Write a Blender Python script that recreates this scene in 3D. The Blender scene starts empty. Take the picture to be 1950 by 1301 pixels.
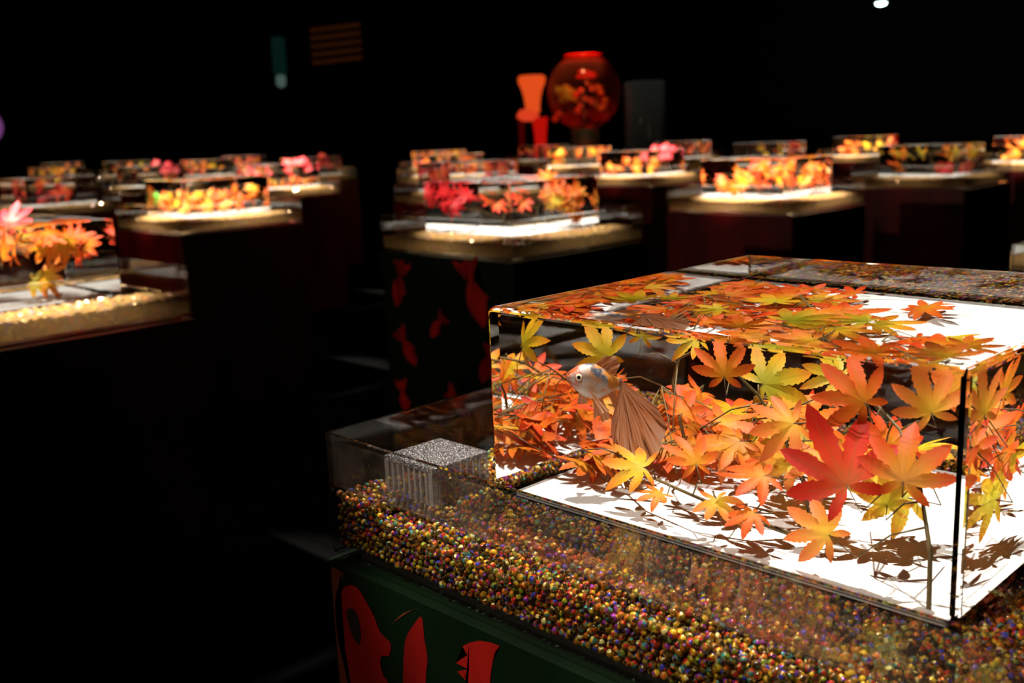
import bpy, bmesh, math, random
from mathutils import Vector, Matrix
import numpy as np

# ---------------------------------------------------------------- camera, world, light, exposure
scene = bpy.context.scene
col = scene.collection
Z0 = 0.90                                   # height of the plinth tops above the floor

def setup_camera():
    yaw, pitch, roll = 0.796206628, 0.199730408, -0.0400798657
    f = Vector((-math.sin(yaw)*math.cos(pitch), math.cos(yaw)*math.cos(pitch), -math.sin(pitch)))
    r = f.cross(Vector((0, 0, 1))).normalized(); u = r.cross(f)
    c, s = math.cos(roll), math.sin(roll)
    r2 = c*r + s*u; u2 = -s*r + c*u
    cam = bpy.data.cameras.new('camera'); ob = bpy.data.objects.new('camera', cam); col.objects.link(ob)
    m = Matrix((r2, u2, -f)).transposed().to_4x4()
    m.translation = Vector((0.4747, -0.8786, Z0 + 0.3998))
    ob.matrix_world = m
    cam.sensor_width = 36; cam.lens = 36*1952.08/1950
    cam.clip_start = 0.02; cam.clip_end = 100
    cam.dof.use_dof = True; cam.dof.focus_distance = 0.90; cam.dof.aperture_fstop = 6.8
    scene.camera = ob
setup_camera()

world = bpy.data.worlds.new('dark_hall'); scene.world = world; world.use_nodes = True
world.node_tree.nodes['Background'].inputs[0].default_value = (0, 0, 0, 1)
world.node_tree.nodes['Background'].inputs[1].default_value = 0

vs = scene.view_settings
vs.view_transform = 'Standard'; vs.look = 'None'; vs.gamma = 1; vs.use_curve_mapping = False
vs.exposure = 0.0
cy = scene.cycles
cy.max_bounces = 16; cy.transmission_bounces = 14; cy.glossy_bounces = 6; cy.diffuse_bounces = 5
cy.transparent_max_bounces = 16; cy.caustics_refractive = True; cy.caustics_reflective = False
cy.sample_clamp_indirect = 6.0; cy.blur_glossy = 0.5
cy.use_denoising = True

def spot(name, loc, target, energy, cone, radius=0.02, color=(1, .93, .84), blend=0.35, caustic=True):
    l = bpy.data.lights.new(name, 'SPOT'); l.energy = energy; l.spot_size = math.radians(cone)
    l.spot_blend = blend; l.shadow_soft_size = radius; l.color = color
    l.cycles.is_caustics_light = caustic
    o = bpy.data.objects.new(name, l); col.objects.link(o); o.location = loc
    o.rotation_euler = (Vector(target)-Vector(loc)).to_track_quat('-Z', 'Y').to_euler()
    return o

# grid of display units: key -> (x, y)
DX, DY = -2.2, 1.78
UNITS = {'main': (0, 0), (1, 0): (-2.151, -.059), (1, 1): (-2.214, 1.778), (1, 2): (-2.244, 3.561), (2, 1): (-4.411, 1.753)}
for k in ((0, 1), (1, 3), (1, 4), (2, 2), (2, 3), (2, 4), (2, 5), (3, 1), (3, 2), (3, 3), (3, 4), (3, 5), (4, 2), (4, 3), (4, 4), (4, 5),
          (5, 2), (5, 3), (6, 3), (6, 4), (7, 3)):
    UNITS[k] = (DX*k[0], DY*k[1])
POWER = {(1, 0): 1.3, (1, 1): .7, (1, 2): 1.9, (1, 3): .35, (1, 4): 1.7, (2, 1): 1.7, (2, 2): .35, (2, 3): 1.6, (2, 4): .25, (2, 5): 1.9,
         (3, 1): .3, (3, 2): 1.7, (3, 3): 1.2, (3, 4): 1.9, (3, 5): .4, (4, 2): .5, (4, 3): .2, (4, 4): .6, (4, 5): .25,
         (5, 2): .4, (5, 3): .5, (6, 3): .4, (6, 4): .6, (7, 3): .4, (0, 1): .5}
BASE_W = 540
for k, (x, y) in UNITS.items():
    e = BASE_W*(1.0 if k == 'main' else POWER[k])
    if k == 'main':
        spot('unit_spot', (x-.35, y+.45, Z0+2.3), (x, y-.02, Z0+.1), e*1.75, 25, blend=.5)
        spot('unit_spot', (x-.25, y-1.55, Z0+2.15), (x, y-.14, Z0+.08), e*.85, 18, blend=.5)  # second spot, added in front to brighten the near beads
    else:
        spot('unit_spot', (x-.05, y-.95, Z0+2.3), (x, y, Z0+.1), e*4.6, 18, blend=.5)
# weak warm wash added to lift the plinth fronts, with no lamp seen there
wash = spot('added_wash', (-4.5, -6.5, 3.9), (-2.5, 2.0, .6), 350, 90, .08, (1, .75, .6), .6, False)

# ---------------------------------------------------------------- material helpers
def mat(name):
    m = bpy.data.materials.new(name); m.use_nodes = True
    nt = m.node_tree; nt.nodes.clear()
    out = nt.nodes.new('ShaderNodeOutputMaterial')
    return m, nt, out
def N(nt, t, **kw):
    n = nt.nodes.new('ShaderNode'+t)
    for k, v in kw.items():
        if k.startswith('i_'):
            key = k[2:].replace('_', ' ')
            for s in n.inputs:
                if s.name.lower() == key.lower(): s.default_value = v; break
        else: setattr(n, k, v)
    return n
def ramp(nt, stops, interp='LINEAR'):
    n = nt.nodes.new('ShaderNodeValToRGB'); e = n.color_ramp; e.interpolation = interp
    while len(e.elements) < len(stops): e.elements.new(.5)
    for el, (p, c) in zip(e.elements, stops):
        el.position = p; el.color = (*c, 1)
    return n
def principled(name, color, rough=.5, noise=0, **kw):
    m, nt, out = mat(name)
    b = N(nt, 'BsdfPrincipled'); b.inputs['Base Color'].default_value = (*color, 1); b.inputs['Roughness'].default_value = rough
    for k, v in kw.items(): b.inputs[k.replace('_', ' ')].default_value = v
    if noise:
        tc = N(nt, 'TexCoord'); nz = N(nt, 'TexNoise'); nz.inputs['Scale'].default_value = noise
        nt.links.new(tc.outputs['Object'], nz.inputs['Vector'])
        mx = N(nt, 'MixRGB', blend_type='MULTIPLY'); mx.inputs[0].default_value = .5
        mx.inputs[1].default_value = (*color, 1); nt.links.new(nz.outputs['Fac'], mx.inputs[2])
        nt.links.new(mx.outputs[0], b.inputs['Base Color'])
    nt.links.new(b.outputs[0], out.inputs[0])
    return m
def glass(name, ior, color=(1, 1, 1), rough=0.0):
    m, nt, out = mat(name)
    g = N(nt, 'BsdfGlass'); g.inputs['Color'].default_value = (*color, 1); g.inputs['IOR'].default_value = ior
    g.inputs['Roughness'].default_value = rough
    nt.links.new(g.outputs[0], out.inputs[0])
    return m

M = {}
M['block'] = glass('clear_acrylic_and_water', 1.335, (.985, .99, .985))
M['block_wet'] = glass('acrylic_under_water', 1.01, (.99, .99, .985))
M['inner'] = glass('water_against_acrylic', 1.333/1.39, (1, 1, 1))
M['acrylic'] = glass('clear_acrylic', 1.49, (.97, .975, .965))
M['acrylic_wet'] = glass('acrylic_against_water', 1.49/1.333, (.97, .975, .965))
def schlick(nt, f0):
    # mirror share of a flat clear face, the same from both sides
    lw = N(nt, 'LayerWeight'); lw.inputs[0].default_value = .5
    p = N(nt, 'Math', operation='POWER'); p.inputs[1].default_value = 5; nt.links.new(lw.outputs['Facing'], p.inputs[0])
    a = N(nt, 'Math', operation='MULTIPLY_ADD'); a.inputs[1].default_value = 1-f0; a.inputs[2].default_value = f0
    nt.links.new(p.outputs[0], a.inputs[0]); return a
def still_water(name):
    # shallow water over the beads: clear, with the surface's own reflection
    m, nt, out = mat(name)
    tr = N(nt, 'BsdfTransparent'); tr.inputs[0].default_value = (.99, .985, .97, 1)
    gl = N(nt, 'BsdfGlossy'); gl.inputs['Roughness'].default_value = 0.0; gl.inputs['Color'].default_value = (1, 1, 1, 1)
    fr = schlick(nt, .02)
    ms = N(nt, 'MixShader'); nt.links.new(fr.outputs[0], ms.inputs[0]); nt.links.new(tr.outputs[0], ms.inputs[1]); nt.links.new(gl.outputs[0], ms.inputs[2])
    nt.links.new(ms.outputs[0], out.inputs[0]); return m
M['water'] = still_water('tray_water')
def sheet(name, tint, f0):
    # flat clear acrylic wall: light passes straight, the faces mirror by their angle
    m, nt, out = mat(name)
    tr = N(nt, 'BsdfTransparent'); tr.inputs[0].default_value = (*tint, 1)
    gl = N(nt, 'BsdfGlossy'); gl.inputs['Roughness'].default_value = 0.0; gl.inputs['Color'].default_value = (1, 1, 1, 1)
    fr = schlick(nt, f0)
    ms = N(nt, 'MixShader'); nt.links.new(fr.outputs[0], ms.inputs[0]); nt.links.new(tr.outputs[0], ms.inputs[1]); nt.links.new(gl.outputs[0], ms.inputs[2])
    nt.links.new(ms.outputs[0], out.inputs[0]); return m
M['sheet'] = sheet('clear_acrylic_wall', (.96, .965, .955), .035)
M['sheet_wet'] = sheet('clear_acrylic_wall_against_water', (.96, .95, .93), .004)
def fogged(name):
    # inner wall above the water line: wet film and dried droplets
    m, nt, out = mat(name)
    tc = N(nt, 'TexCoord'); n1 = N(nt, 'TexNoise'); n1.inputs['Scale'].default_value = 22; n1.inputs['Detail'].default_value = 5
    n2 = N(nt, 'TexVoronoi'); n2.inputs['Scale'].default_value = 190
    for n in (n1, n2): nt.links.new(tc.outputs['Object'], n.inputs['Vector'])
    a = N(nt, 'MapRange'); nt.links.new(n1.outputs['Fac'], a.inputs[0])
    for i, q in enumerate((.35, .72, .06, .42)): a.inputs[i+1].default_value = q
    b = N(nt, 'MapRange'); nt.links.new(n2.outputs['Distance'], b.inputs[0])
    for i, q in enumerate((.10, .16, .45, 0)): b.inputs[i+1].default_value = q
    mx = N(nt, 'Math', operation='MAXIMUM'); nt.links.new(a.outputs[0], mx.inputs[0]); nt.links.new(b.outputs[0], mx.inputs[1])
    tr = N(nt, 'BsdfTransparent'); d = N(nt, 'BsdfPrincipled'); d.inputs['Base Color'].default_value = (.12, .09, .07, 1); d.inputs['Roughness'].default_value = .3
    ms = N(nt, 'MixShader'); nt.links.new(mx.outputs[0], ms.inputs[0]); nt.links.new(tr.outputs[0], ms.inputs[1]); nt.links.new(d.outputs[0], ms.inputs[2])
    nt.links.new(ms.outputs[0], out.inputs[0]); return m
M['sheet_fog'] = fogged('wet_acrylic_wall')
M['white'] = principled('white_plate', (.86, .84, .80), .5)
M['black'] = principled('black_paint', (.006, .006, .007), .7, noise=3)
M['floor'] = principled('black_floor', (.0004, .0004, .0004), .9, noise=5, Specular_IOR_Level=.05)
M['stem'] = principled('green_brown_stem', (.16, .10, .025), .6, noise=40)
M['frost'] = None

def leaf_mat(name, centre, mid, tip):
    centre, mid, tip = (tuple(.88*q for q in c) for c in (centre, mid, tip))
    m, nt, out = mat(name)
    uv = N(nt, 'UVMap'); sx = N(nt, 'SeparateXYZ'); nt.links.new(uv.outputs[0], sx.inputs[0])
    oi = N(nt, 'ObjectInfo')
    tc = N(nt, 'TexCoord'); nz = N(nt, 'TexNoise'); nz.inputs['Scale'].default_value = 2.2; nz.inputs['Detail'].default_value = 3
    nt.links.new(tc.outputs['Object'], nz.inputs['Vector'])
    # radial position, wobbled by blotches and shifted for each leaf
    a = N(nt, 'MapRange'); a.inputs[3].default_value = -.22; a.inputs[4].default_value = .22
    nt.links.new(nz.outputs['Fac'], a.inputs[0])
    s1 = N(nt, 'Math', operation='ADD'); nt.links.new(sx.outputs[0], s1.inputs[0]); nt.links.new(a.outputs[0], s1.inputs[1])
    b = N(nt, 'MapRange'); b.inputs[3].default_value = -.22; b.inputs[4].default_value = .22
    nt.links.new(oi.outputs['Random'], b.inputs[0])
    s2 = N(nt, 'Math', operation='ADD'); nt.links.new(s1.outputs[0], s2.inputs[0]); nt.links.new(b.outputs[0], s2.inputs[1])
    cr = ramp(nt, [(.05, centre), (.5, mid), (.95, tip)]); nt.links.new(s2.outputs[0], cr.inputs[0])
    # pale midribs
    ab = N(nt, 'Math', operation='ABSOLUTE'); nt.links.new(sx.outputs[1], ab.inputs[0])
    lt = N(nt, 'MapRange'); lt.inputs[1].default_value = .03; lt.inputs[2].default_value = .10; lt.inputs[3].default_value = .5; lt.inputs[4].default_value = 0
    nt.links.new(ab.outputs[0], lt.inputs[0])
    mx = N(nt, 'MixRGB'); nt.links.new(lt.outputs[0], mx.inputs[0]); nt.links.new(cr.outputs[0], mx.inputs[1])
    mx.inputs[2].default_value = (centre[0]*.7, centre[1]*.75, centre[2]*.8, 1)
    p = N(nt, 'BsdfPrincipled'); p.inputs['Roughness'].default_value = .5; p.inputs['Specular IOR Level'].default_value = .25
    nt.links.new(mx.outputs[0], p.inputs['Base Color'])
    t = N(nt, 'BsdfTranslucent'); gm = N(nt, 'Gamma'); gm.inputs[1].default_value = .75
    nt.links.new(mx.outputs[0], gm.inputs[0]); nt.links.new(gm.outputs[0], t.inputs['Color'])
    ms = N(nt, 'MixShader'); ms.inputs[0].default_value = .58
    nt.links.new(p.outputs[0], ms.inputs[1]); nt.links.new(t.outputs[0], ms.inputs[2])
    nt.links.new(ms.outputs[0], out.inputs[0])
    return m
LEAF = {
 'orange': leaf_mat('maple_orange', (.85, .34, .015), (.88, .17, .012), (.80, .09, .012)),
 'peach':  leaf_mat('maple_peach', (.88, .50, .02), (.90, .26, .03), (.85, .15, .03)),
 'flame':  leaf_mat('maple_flame', (.80, .28, .015), (.85, .10, .010), (.75, .035, .010)),
 'red':    leaf_mat('maple_red', (.62, .14, .02), (.80, .055, .012), (.72, .02, .01)),
 'yellow': leaf_mat('maple_yellow', (.62, .52, .015), (.85, .46, .015), (.86, .20, .015)),
 'lime':   leaf_mat('maple_lime', (.42, .45, .02), (.72, .46, .02), (.85, .22, .02)),
 'crimson': leaf_mat('maple_crimson', (.55, .01, .01), (.62, .008, .012), (.5, .006, .01)),
 'pink':   leaf_mat('maple_pink', (.80, .10, .06), (.85, .045, .06), (.80, .03, .05)),
 'green':  leaf_mat('maple_green', (.10, .45, .03), (.12, .50, .04), (.2, .45, .05)),
}

def bead_mat(name, scale, pale=0):
    m, nt, out = mat(name)
    tc = N(nt, 'TexCoord'); oi = N(nt, 'ObjectInfo')
    mul = N(nt, 'VectorMath', operation='SCALE'); mul.inputs['Scale'].default_value = 1
    off = N(nt, 'CombineXYZ'); k = N(nt, 'Math', operation='MULTIPLY'); k.inputs[1].default_value = 97.0
    at_ = N(nt, 'Attribute', attribute_name='rnd'); sm = N(nt, 'Math', operation='ADD')
    nt.links.new(oi.outputs['Random'], sm.inputs[0]); nt.links.new(at_.outputs['Fac'], sm.inputs[1])
    nt.links.new(sm.outputs[0], k.inputs[0])
    for i in range(3): nt.links.new(k.outputs[0], off.inputs[i])
    ad = N(nt, 'VectorMath', operation='ADD'); nt.links.new(tc.outputs['Object'], mul.inputs[0])
    sc_ = N(nt, 'VectorMath', operation='SCALE'); sc_.inputs['Scale'].default_value = scale
    nt.links.new(mul.outputs[0], sc_.inputs[0])
    nt.links.new(sc_.outputs[0], ad.inputs[0]); nt.links.new(off.outputs[0], ad.inputs[1])
    vo = N(nt, 'TexVoronoi'); vo.inputs['Scale'].default_value = 1
    nt.links.new(ad.outputs[0], vo.inputs['Vector'])
    sp = N(nt, 'SeparateColor'); nt.links.new(vo.outputs['Color'], sp.inputs[0])
    cr = ramp(nt, [(0, (.020, .011, .004)), (.22, (.10, .050, .008)), (.40, (.28, .13, .010)), (.52, (.70, .42, .02)), (.60, (.60, .14, .012)),
                   (.69, (.45, .018, .012)), (.76, (.20, .24, .015)), (.82, (.04, .20, .16)), (.88, (.04, .04, .38)), (.93, (.22, .02, .25)), (.97, (.85, .72, .25))], 'CONSTANT')
    nt.links.new(sp.outputs[0], cr.inputs[0])
    p = N(nt, 'BsdfPrincipled'); p.inputs['Roughness'].default_value = .08; p.inputs['Specular IOR Level'].default_value = 1.0
    p.inputs['Metallic'].default_value = .35
    p.inputs['Coat Weight'].default_value = .6; p.inputs['Coat Roughness'].default_value = .03
    if pale:
        pm = N(nt, 'MixRGB'); pm.inputs[0].default_value = pale; pm.inputs[2].default_value = (.66, .40, .15, 1); nt.links.new(cr.outputs[0], pm.inputs[1]); cr = pm
    nt.links.new(cr.outputs[0], p.inputs['Base Color'])
    tl = N(nt, 'BsdfTranslucent'); g2 = N(nt, 'Gamma'); g2.inputs[1].default_value = .5
    nt.links.new(cr.outputs[0], g2.inputs[0]); nt.links.new(g2.outputs[0], tl.inputs[0])
    ms = N(nt, 'MixShader'); ms.inputs[0].default_value = .4
    nt.links.new(p.outputs[0], ms.inputs[1]); nt.links.new(tl.outputs[0], ms.inputs[2])
    nt.links.new(ms.outputs[0], out.inputs[0])
    return m
M['bead'] = bead_mat('iridescent_glass_bead', 330)
M['bead_far'] = bead_mat('iridescent_bead_bed', 110, .6)

def frosted():
    m, nt, out = mat('frosted_speckled_acrylic')
    tc = N(nt, 'TexCoord'); nz = N(nt, 'TexNoise'); nz.inputs['Scale'].default_value = 620; nz.inputs['Detail'].default_value = 1
    nt.links.new(tc.outputs['Object'], nz.inputs['Vector'])
    cr = ramp(nt, [(.54, (.02, .018, .017)), (.70, (.40, .38, .37))]); nt.links.new(nz.outputs['Fac'], cr.inputs[0])
    p = N(nt, 'BsdfPrincipled'); p.inputs['Roughness'].default_value = .25; nt.links.new(cr.outputs[0], p.inputs['Base Color'])
    b = N(nt, 'Bump'); b.inputs['Strength'].default_value = .8; b.inputs['Distance'].default_value = .002
    nt.links.new(nz.outputs['Fac'], b.inputs['Height']); nt.links.new(b.outputs[0], p.inputs['Normal'])
    tr = N(nt, 'BsdfTransparent'); ms = N(nt, 'MixShader'); ms.inputs[0].default_value = .35
    nt.links.new(p.outputs[0], ms.inputs[1]); nt.links.new(tr.outputs[0], ms.inputs[2]); nt.links.new(ms.outputs[0], out.inputs[0])
    return m
M['frost'] = frosted()
def cloudy(name, col_, mixf):
    m, nt, out = mat(name)
    p = N(nt, 'BsdfPrincipled'); p.inputs['Base Color'].default_value = (*col_, 1); p.inputs['Roughness'].default_value = .15
    tr = N(nt, 'BsdfTransparent'); ms = N(nt, 'MixShader'); ms.inputs[0].default_value = mixf
    nt.links.new(p.outputs[0], ms.inputs[1]); nt.links.new(tr.outputs[0], ms.inputs[2]); nt.links.new(ms.outputs[0], out.inputs[0])
    return m
M['slat'] = cloudy('cloudy_acrylic', (.26, .23, .21), .55)

# ---------------------------------------------------------------- mesh helpers
def mesh_from(name, verts, faces, mats, fmat=None, smooth=False, uvs=None):
    me = bpy.data.meshes.new(name); me.from_pydata(verts, [], faces)
    for m in mats: me.materials.append(m)
    if fmat is not None: me.polygons.foreach_set('material_index', fmat)
    if smooth: me.polygons.foreach_set('use_smooth', [True]*len(me.polygons))
    if uvs is not None:
        ul = me.uv_layers.new(name='UVMap')
        for l in me.loops: ul.data[l.index].uv = uvs[l.vertex_index]
    me.update(); return me
def bm_mesh(name, bm, mats, smooth=False):
    me = bpy.data.meshes.new(name); bm.to_mesh(me); bm.free()
    for m in mats: me.materials.append(m)
    if smooth: me.polygons.foreach_set('use_smooth', [True]*len(me.polygons))
    me.update(); return me
def obj(name, me, parent=None, loc=(0, 0, 0)):
    o = bpy.data.objects.new(name, me); col.objects.link(o); o.location = loc
    if parent is not None: o.parent = parent
    return o
def empty(name, loc):
    o = bpy.data.objects.new(name, None); col.objects.link(o); o.location = loc; o.empty_display_size = .05
    return o
def tag(o, label=None, cat=None, group=None, kind=None):
    if label: o['label'] = label
    if cat: o['category'] = cat
    if group: o['group'] = group
    if kind: o['kind'] = kind
    return o
def receive(o): o.cycles.is_caustics_receiver = True; return o
def cast(o): o.cycles.is_caustics_caster = True; return o
def box_bm(x0, x1, y0, y1, z0, z1, bevel=0, seg=2, bm=None):
    b = bmesh.new()
    v = [b.verts.new((x, y, z)) for z in (z0, z1) for y in (y0, y1) for x in (x0, x1)]
    for f in ((0, 2, 3, 1), (4, 5, 7, 6), (0, 1, 5, 4), (1, 3, 7, 5), (3, 2, 6, 7), (2, 0, 4, 6)): b.faces.new([v[i] for i in f])
    if bevel: bmesh.ops.bevel(b, geom=b.edges[:], offset=bevel, segments=seg, profile=.5, affect='EDGES')
    if bm is None: return b
    t = bpy.data.meshes.new('t'); b.to_mesh(t); b.free(); bm.from_mesh(t); bpy.data.meshes.remove(t); return bm
def tube(verts, faces, pts, rads, n=6):
    base = len(verts); pts = [Vector(p) for p in pts]
    for i, p in enumerate(pts):
        d = (pts[min(i+1, len(pts)-1)]-pts[max(i-1, 0)]).normalized()
        a = d.orthogonal().normalized(); b = d.cross(a)
        if i:
            a = (pa - d*pa.dot(d)).normalized(); b = d.cross(a)
        pa = a
        for k in range(n):
            t = 2*math.pi*k/n; verts.append(tuple(p + rads[i]*(math.cos(t)*a+math.sin(t)*b)))
    for i in range(len(pts)-1):
        for k in range(n):
            q = base+i*n
            faces.append((q+k, q+(k+1) % n, q+n+(k+1) % n, q+n+k))
    faces.append(tuple(base+k for k in reversed(range(n)))); faces.append(tuple(base+(len(pts)-1)*n+k for k in range(n)))
def lathe(name, prof, n, mats, smooth=True):
    v, f = [], []
    for r, z in prof:
        for k in range(n):
            t = 2*math.pi*k/n; v.append((r*math.cos(t), r*math.sin(t), z))
    for i in range(len(prof)-1):
        for k in range(n): f.append((i*n+k, i*n+(k+1) % n, (i+1)*n+(k+1) % n, (i+1)*n+k))
    return mesh_from(name, v, f, mats, smooth=smooth)

# ---------------------------------------------------------------- room
def slab(name, x0, x1, y0, y1, z0, z1, m):
    return tag(obj(name, bm_mesh(name, box_bm(x0, x1, y0, y1, z0, z1), [m])), kind='structure')
RX0, RX1, RY0, RY1, RH = -24, 3.5, -7, 20, 4.4
slab('floor', RX0, RX1, RY0, RY1, -.1, 0, M['floor'])
slab('ceiling', RX0, RX1, RY0, RY1, RH, RH+.1, M['black'])
slab('wall_back', RX0, RX1, RY1, RY1+.1, 0, RH, M['black'])
slab('wall_front', RX0, RX1, RY0-.1, RY0, 0, RH, M['black'])
slab('wall_left', RX0-.1, RX0, RY0, RY1, 0, RH, M['black'])
slab('wall_right', RX1, RX1+.1, RY0, RY1, 0, RH, M['black'])

# ---------------------------------------------------------------- shared meshes of a display unit
HT, HI, HTR = .225, .211, .341             # tank half width, inside half width, tray half width
ZB, ZW, ZT, ZR = .046, .069, .241, .124    # tank floor, tray water line, tank top, tray rim
def rounded_tank(seg):
    # square block with crisp upright corners and a softly rounded upper edge
    rc, rt = .0026, .0065
    def ring(d, z):
        h, r = HT-d, max(rc-d, .0002); out = []
        for cx, cy_, a0 in ((h-r, h-r, 0), (-h+r, h-r, 90), (-h+r, -h+r, 180), (h-r, -h+r, 270)):
            for k in range(3):
                t = math.radians(a0+45*k); out.append((cx+r*math.cos(t), cy_+r*math.sin(t), z))
        return out
    rings = [ring(0, ZB), ring(0, ZW), ring(0, ZT-rt)]
    for k in range(1, seg+1):
        t = math.pi/2*k/seg; rings.append(ring(rt*(1-math.cos(t)), ZT-rt+rt*math.sin(t)))
    b = bmesh.new(); vr = [[b.verts.new(p) for p in r] for r in rings]; n = 12
    for a, c in zip(vr, vr[1:]):
        for k in range(n): b.faces.new((a[k], a[(k+1) % n], c[(k+1) % n], c[k]))
    b.faces.new(vr[-1]); b.faces.new(vr[0][::-1])
    return b
def tank_mesh():
    b = rounded_tank(5)
    # below the tray's water line the block stands in water
    for f in b.faces: f.material_index = 1 if f.calc_center_median().z < ZW else 0
    bmesh.ops.split_edges(b, edges=b.edges[:])      # every face keeps its own flat normal
    return bm_mesh('tank_wall', b, [M['block'], M['block_wet']], True)
HI2 = HT-.009
def water_mesh():
    b = box_bm(-HI2, HI2, -HI2, HI2, ZB+.004, ZT-.008)
    b.normal_update()
    bmesh.ops.delete(b, geom=[f for f in b.faces if abs(f.normal.z) > .5], context='FACES_ONLY')
    bmesh.ops.split_edges(b, edges=b.edges[:])
    return bm_mesh('water', b, [M['inner']], True)
TANK, WATER = tank_mesh(), water_mesh()
def tray_mesh(wet):
    o, i, zb = HTR, HTR-.0034, .007
    v, f, fm = [], [], []
    def ring(h, z):
        b = len(v); k = .0028
        v.extend([(-h+k, -h, z), (h-k, -h, z), (h, -h+k, z), (h, h-k, z), (h-k, h, z), (-h+k, h, z), (-h, h-k, z), (-h, -h+k, z)]); return b
    def band(a, b, m):
        for k in range(8):
            f.append((a+k, a+(k+1) % 8, b+(k+1) % 8, b+k)); fm.append((1 if m == 3 and k else m) if k % 2 == 0 else (0 if m in (1, 3) else m))
    c = .0012
    r0 = ring(o-c, 0); r1 = ring(o, c); r2 = ring(o, ZR-c); r3 = ring(o-c, ZR); r4 = ring(i+c, ZR); r5 = ring(i, ZR-c); r6 = ring(i, ZW); r7 = ring(i, zb)
    f.append(tuple(r0+k for k in range(7, -1, -1))); fm.append(1)
    for a, b, m in ((r0, r1, 0), (r1, r2, 1), (r2, r3, 0), (r3, r4, 0), (r4, r5, 0), (r5, r6, 3 if wet else 1), (r6, r7, 2)): band(a, b, m)
    f.append(tuple(r7+k for k in range(8))); fm.append(2)
    b = bmesh.new(); t = mesh_from('tray', v, f, [], fm); b.from_mesh(t); bpy.data.meshes.remove(t)
    bmesh.ops.split_edges(b, edges=b.edges[:])
    return bm_mesh('tray', b, [M['acrylic'], M['sheet'], M['sheet_wet'], M['sheet_fog']], True)
TRAY_WET, TRAY_DRY = tray_mesh(True), tray_mesh(False)
def tray_water_mesh():
    i, t, z = HTR-.0035, HT-.001, ZW
    xs = [-i, -i+.0012, -i+.004, -t, -.11, 0, .11, t, i-.004, i-.0012, i]; n = len(xs)
    lift = lambda q: max(0, (abs(q)-(i-.004))/.004)**2*.003
    v = [(x, y, z+max(lift(x), lift(y))) for y in xs for x in xs]
    f = [(b*n+a, b*n+a+1, (b+1)*n+a+1, (b+1)*n+a) for b in range(n-1) for a in range(n-1) if not (3 <= a < 7 and 3 <= b < 7)]
    return mesh_from('tray_water', v, f, [M['water']], smooth=True)
PLATE = bm_mesh('white_plate', box_bm(-.211, .211, -.211, .211, ZB+.005, ZB+.011, .001, 1), [M['white']])
def bed_mesh():
    rng = random.Random(5); n = 90; h = HTR-.0039; v, f = [], []
    zt = .058
    for j in range(n+1):
        for i in range(n+1):
            x, y = -h+2*h*i/n, -h+2*h*j/n
            under = max(abs(x), abs(y)) < HT+.004
            dw = min(1, (h-max(abs(x), abs(y)))/.09); dw = dw*dw*(3-2*dw)
            z = ZB-.004 if under else .046+(zt-.046)*dw+rng.uniform(-.004, .004)
            v.append((x+rng.uniform(-.001, .001) if 0 < i < n else x, y+rng.uniform(-.001, .001) if 0 < j < n else y, z))
    for j in range(n):
        for i in range(n):
            a = j*(n+1)+i; f.append((a, a+1, a+n+2, a+n+1))
    # skirt with beads pressed against the walls
    edge = [i for i in range(n+1)] + [(j+1)*(n+1)+n for j in range(n)] + [n*(n+1)+n-1-i for i in range(n)] + [(n-1-j)*(n+1) for j in range(n-1)]
    rows = 7; prev = edge
    for q in range(1, rows+1):
        cur = []
        for e in edge:
            x, y, z = v[e]; cur.append(len(v))
            w = rng.uniform(.0, .0022)
            v.append((x*(1-w/h), y*(1-w/h), z+(.0076-z)*q/rows))
        for k in range(len(edge)):
            k2 = (k+1) % len(edge); f.append((prev[k2], prev[k], cur[k], cur[k2]))
        prev = cur
    return mesh_from('bead_bed', v, f, [M['bead_far']], smooth=False)
BED = bed_mesh()

# --- plinth with its goldfish print
def print_mat(name, c, c2, sc):
    m, nt, out = mat(name)
    tc = N(nt, 'TexCoord'); nz = N(nt, 'TexNoise'); nz.inputs['Scale'].default_value = sc; nz.inputs['Detail'].default_value = 4
    mp = N(nt, 'Mapping'); mp.inputs['Scale'].default_value = (1.6, 1.6, .45)
    nt.links.new(tc.outputs['Object'], mp.inputs[0]); nt.links.new(mp.outputs[0], nz.inputs['Vector'])
    cr = ramp(nt, [(.38, c), (.62, c2)]); nt.links.new(nz.outputs['Fac'], cr.inputs[0])
    p = N(nt, 'BsdfPrincipled'); p.inputs['Roughness'].default_value = .35; nt.links.new(cr.outputs[0], p.inputs['Base Color'])
    nt.links.new(p.outputs[0], out.inputs[0]); return m
M['plinth_green'] = print_mat('dark_green_print', (.0008, .004, .0008), (.002, .009, .002), 3)
M['print_red'] = print_mat('red_goldfish_print', (.26, .006, .003), (.13, .003, .002), 9)
M['print_brown'] = print_mat('brown_weed_print', (.16, .035, .010), (.10, .020, .006), 8)
M['plinth_red'] = print_mat('dark_red_print', (.16, .004, .003), (.05, .002, .002), 2.5)
def plinth_mesh(m):
    b = bmesh.new(); h, r = HTR+.006, .010
    pts = []
    for cx, cy_, a0 in ((h-r, h-r, 0), (-h+r, h-r, 90), (-h+r, -h+r, 180), (h-r, -h+r, 270)):
        for k in range(7):
            t = math.radians(a0+15*k); pts.append((cx+r*math.cos(t), cy_+r*math.sin(t)))
    lo = [b.verts.new((x, y, -Z0)) for x, y in pts]; hi = [b.verts.new((x, y, -.008)) for x, y in pts]
    n = len(pts)
    for k in range(n): b.faces.new((lo[k], lo[(k+1) % n], hi[(k+1) % n], hi[k]))
    b.faces.new(hi); b.faces.new(lo[::-1])
    box_bm(-HTR+.02, HTR-.02, -HTR+.02, HTR-.02, -.012, -.0002, bm=b)
    return bm_mesh('plinth_body', b, [m])
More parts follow.
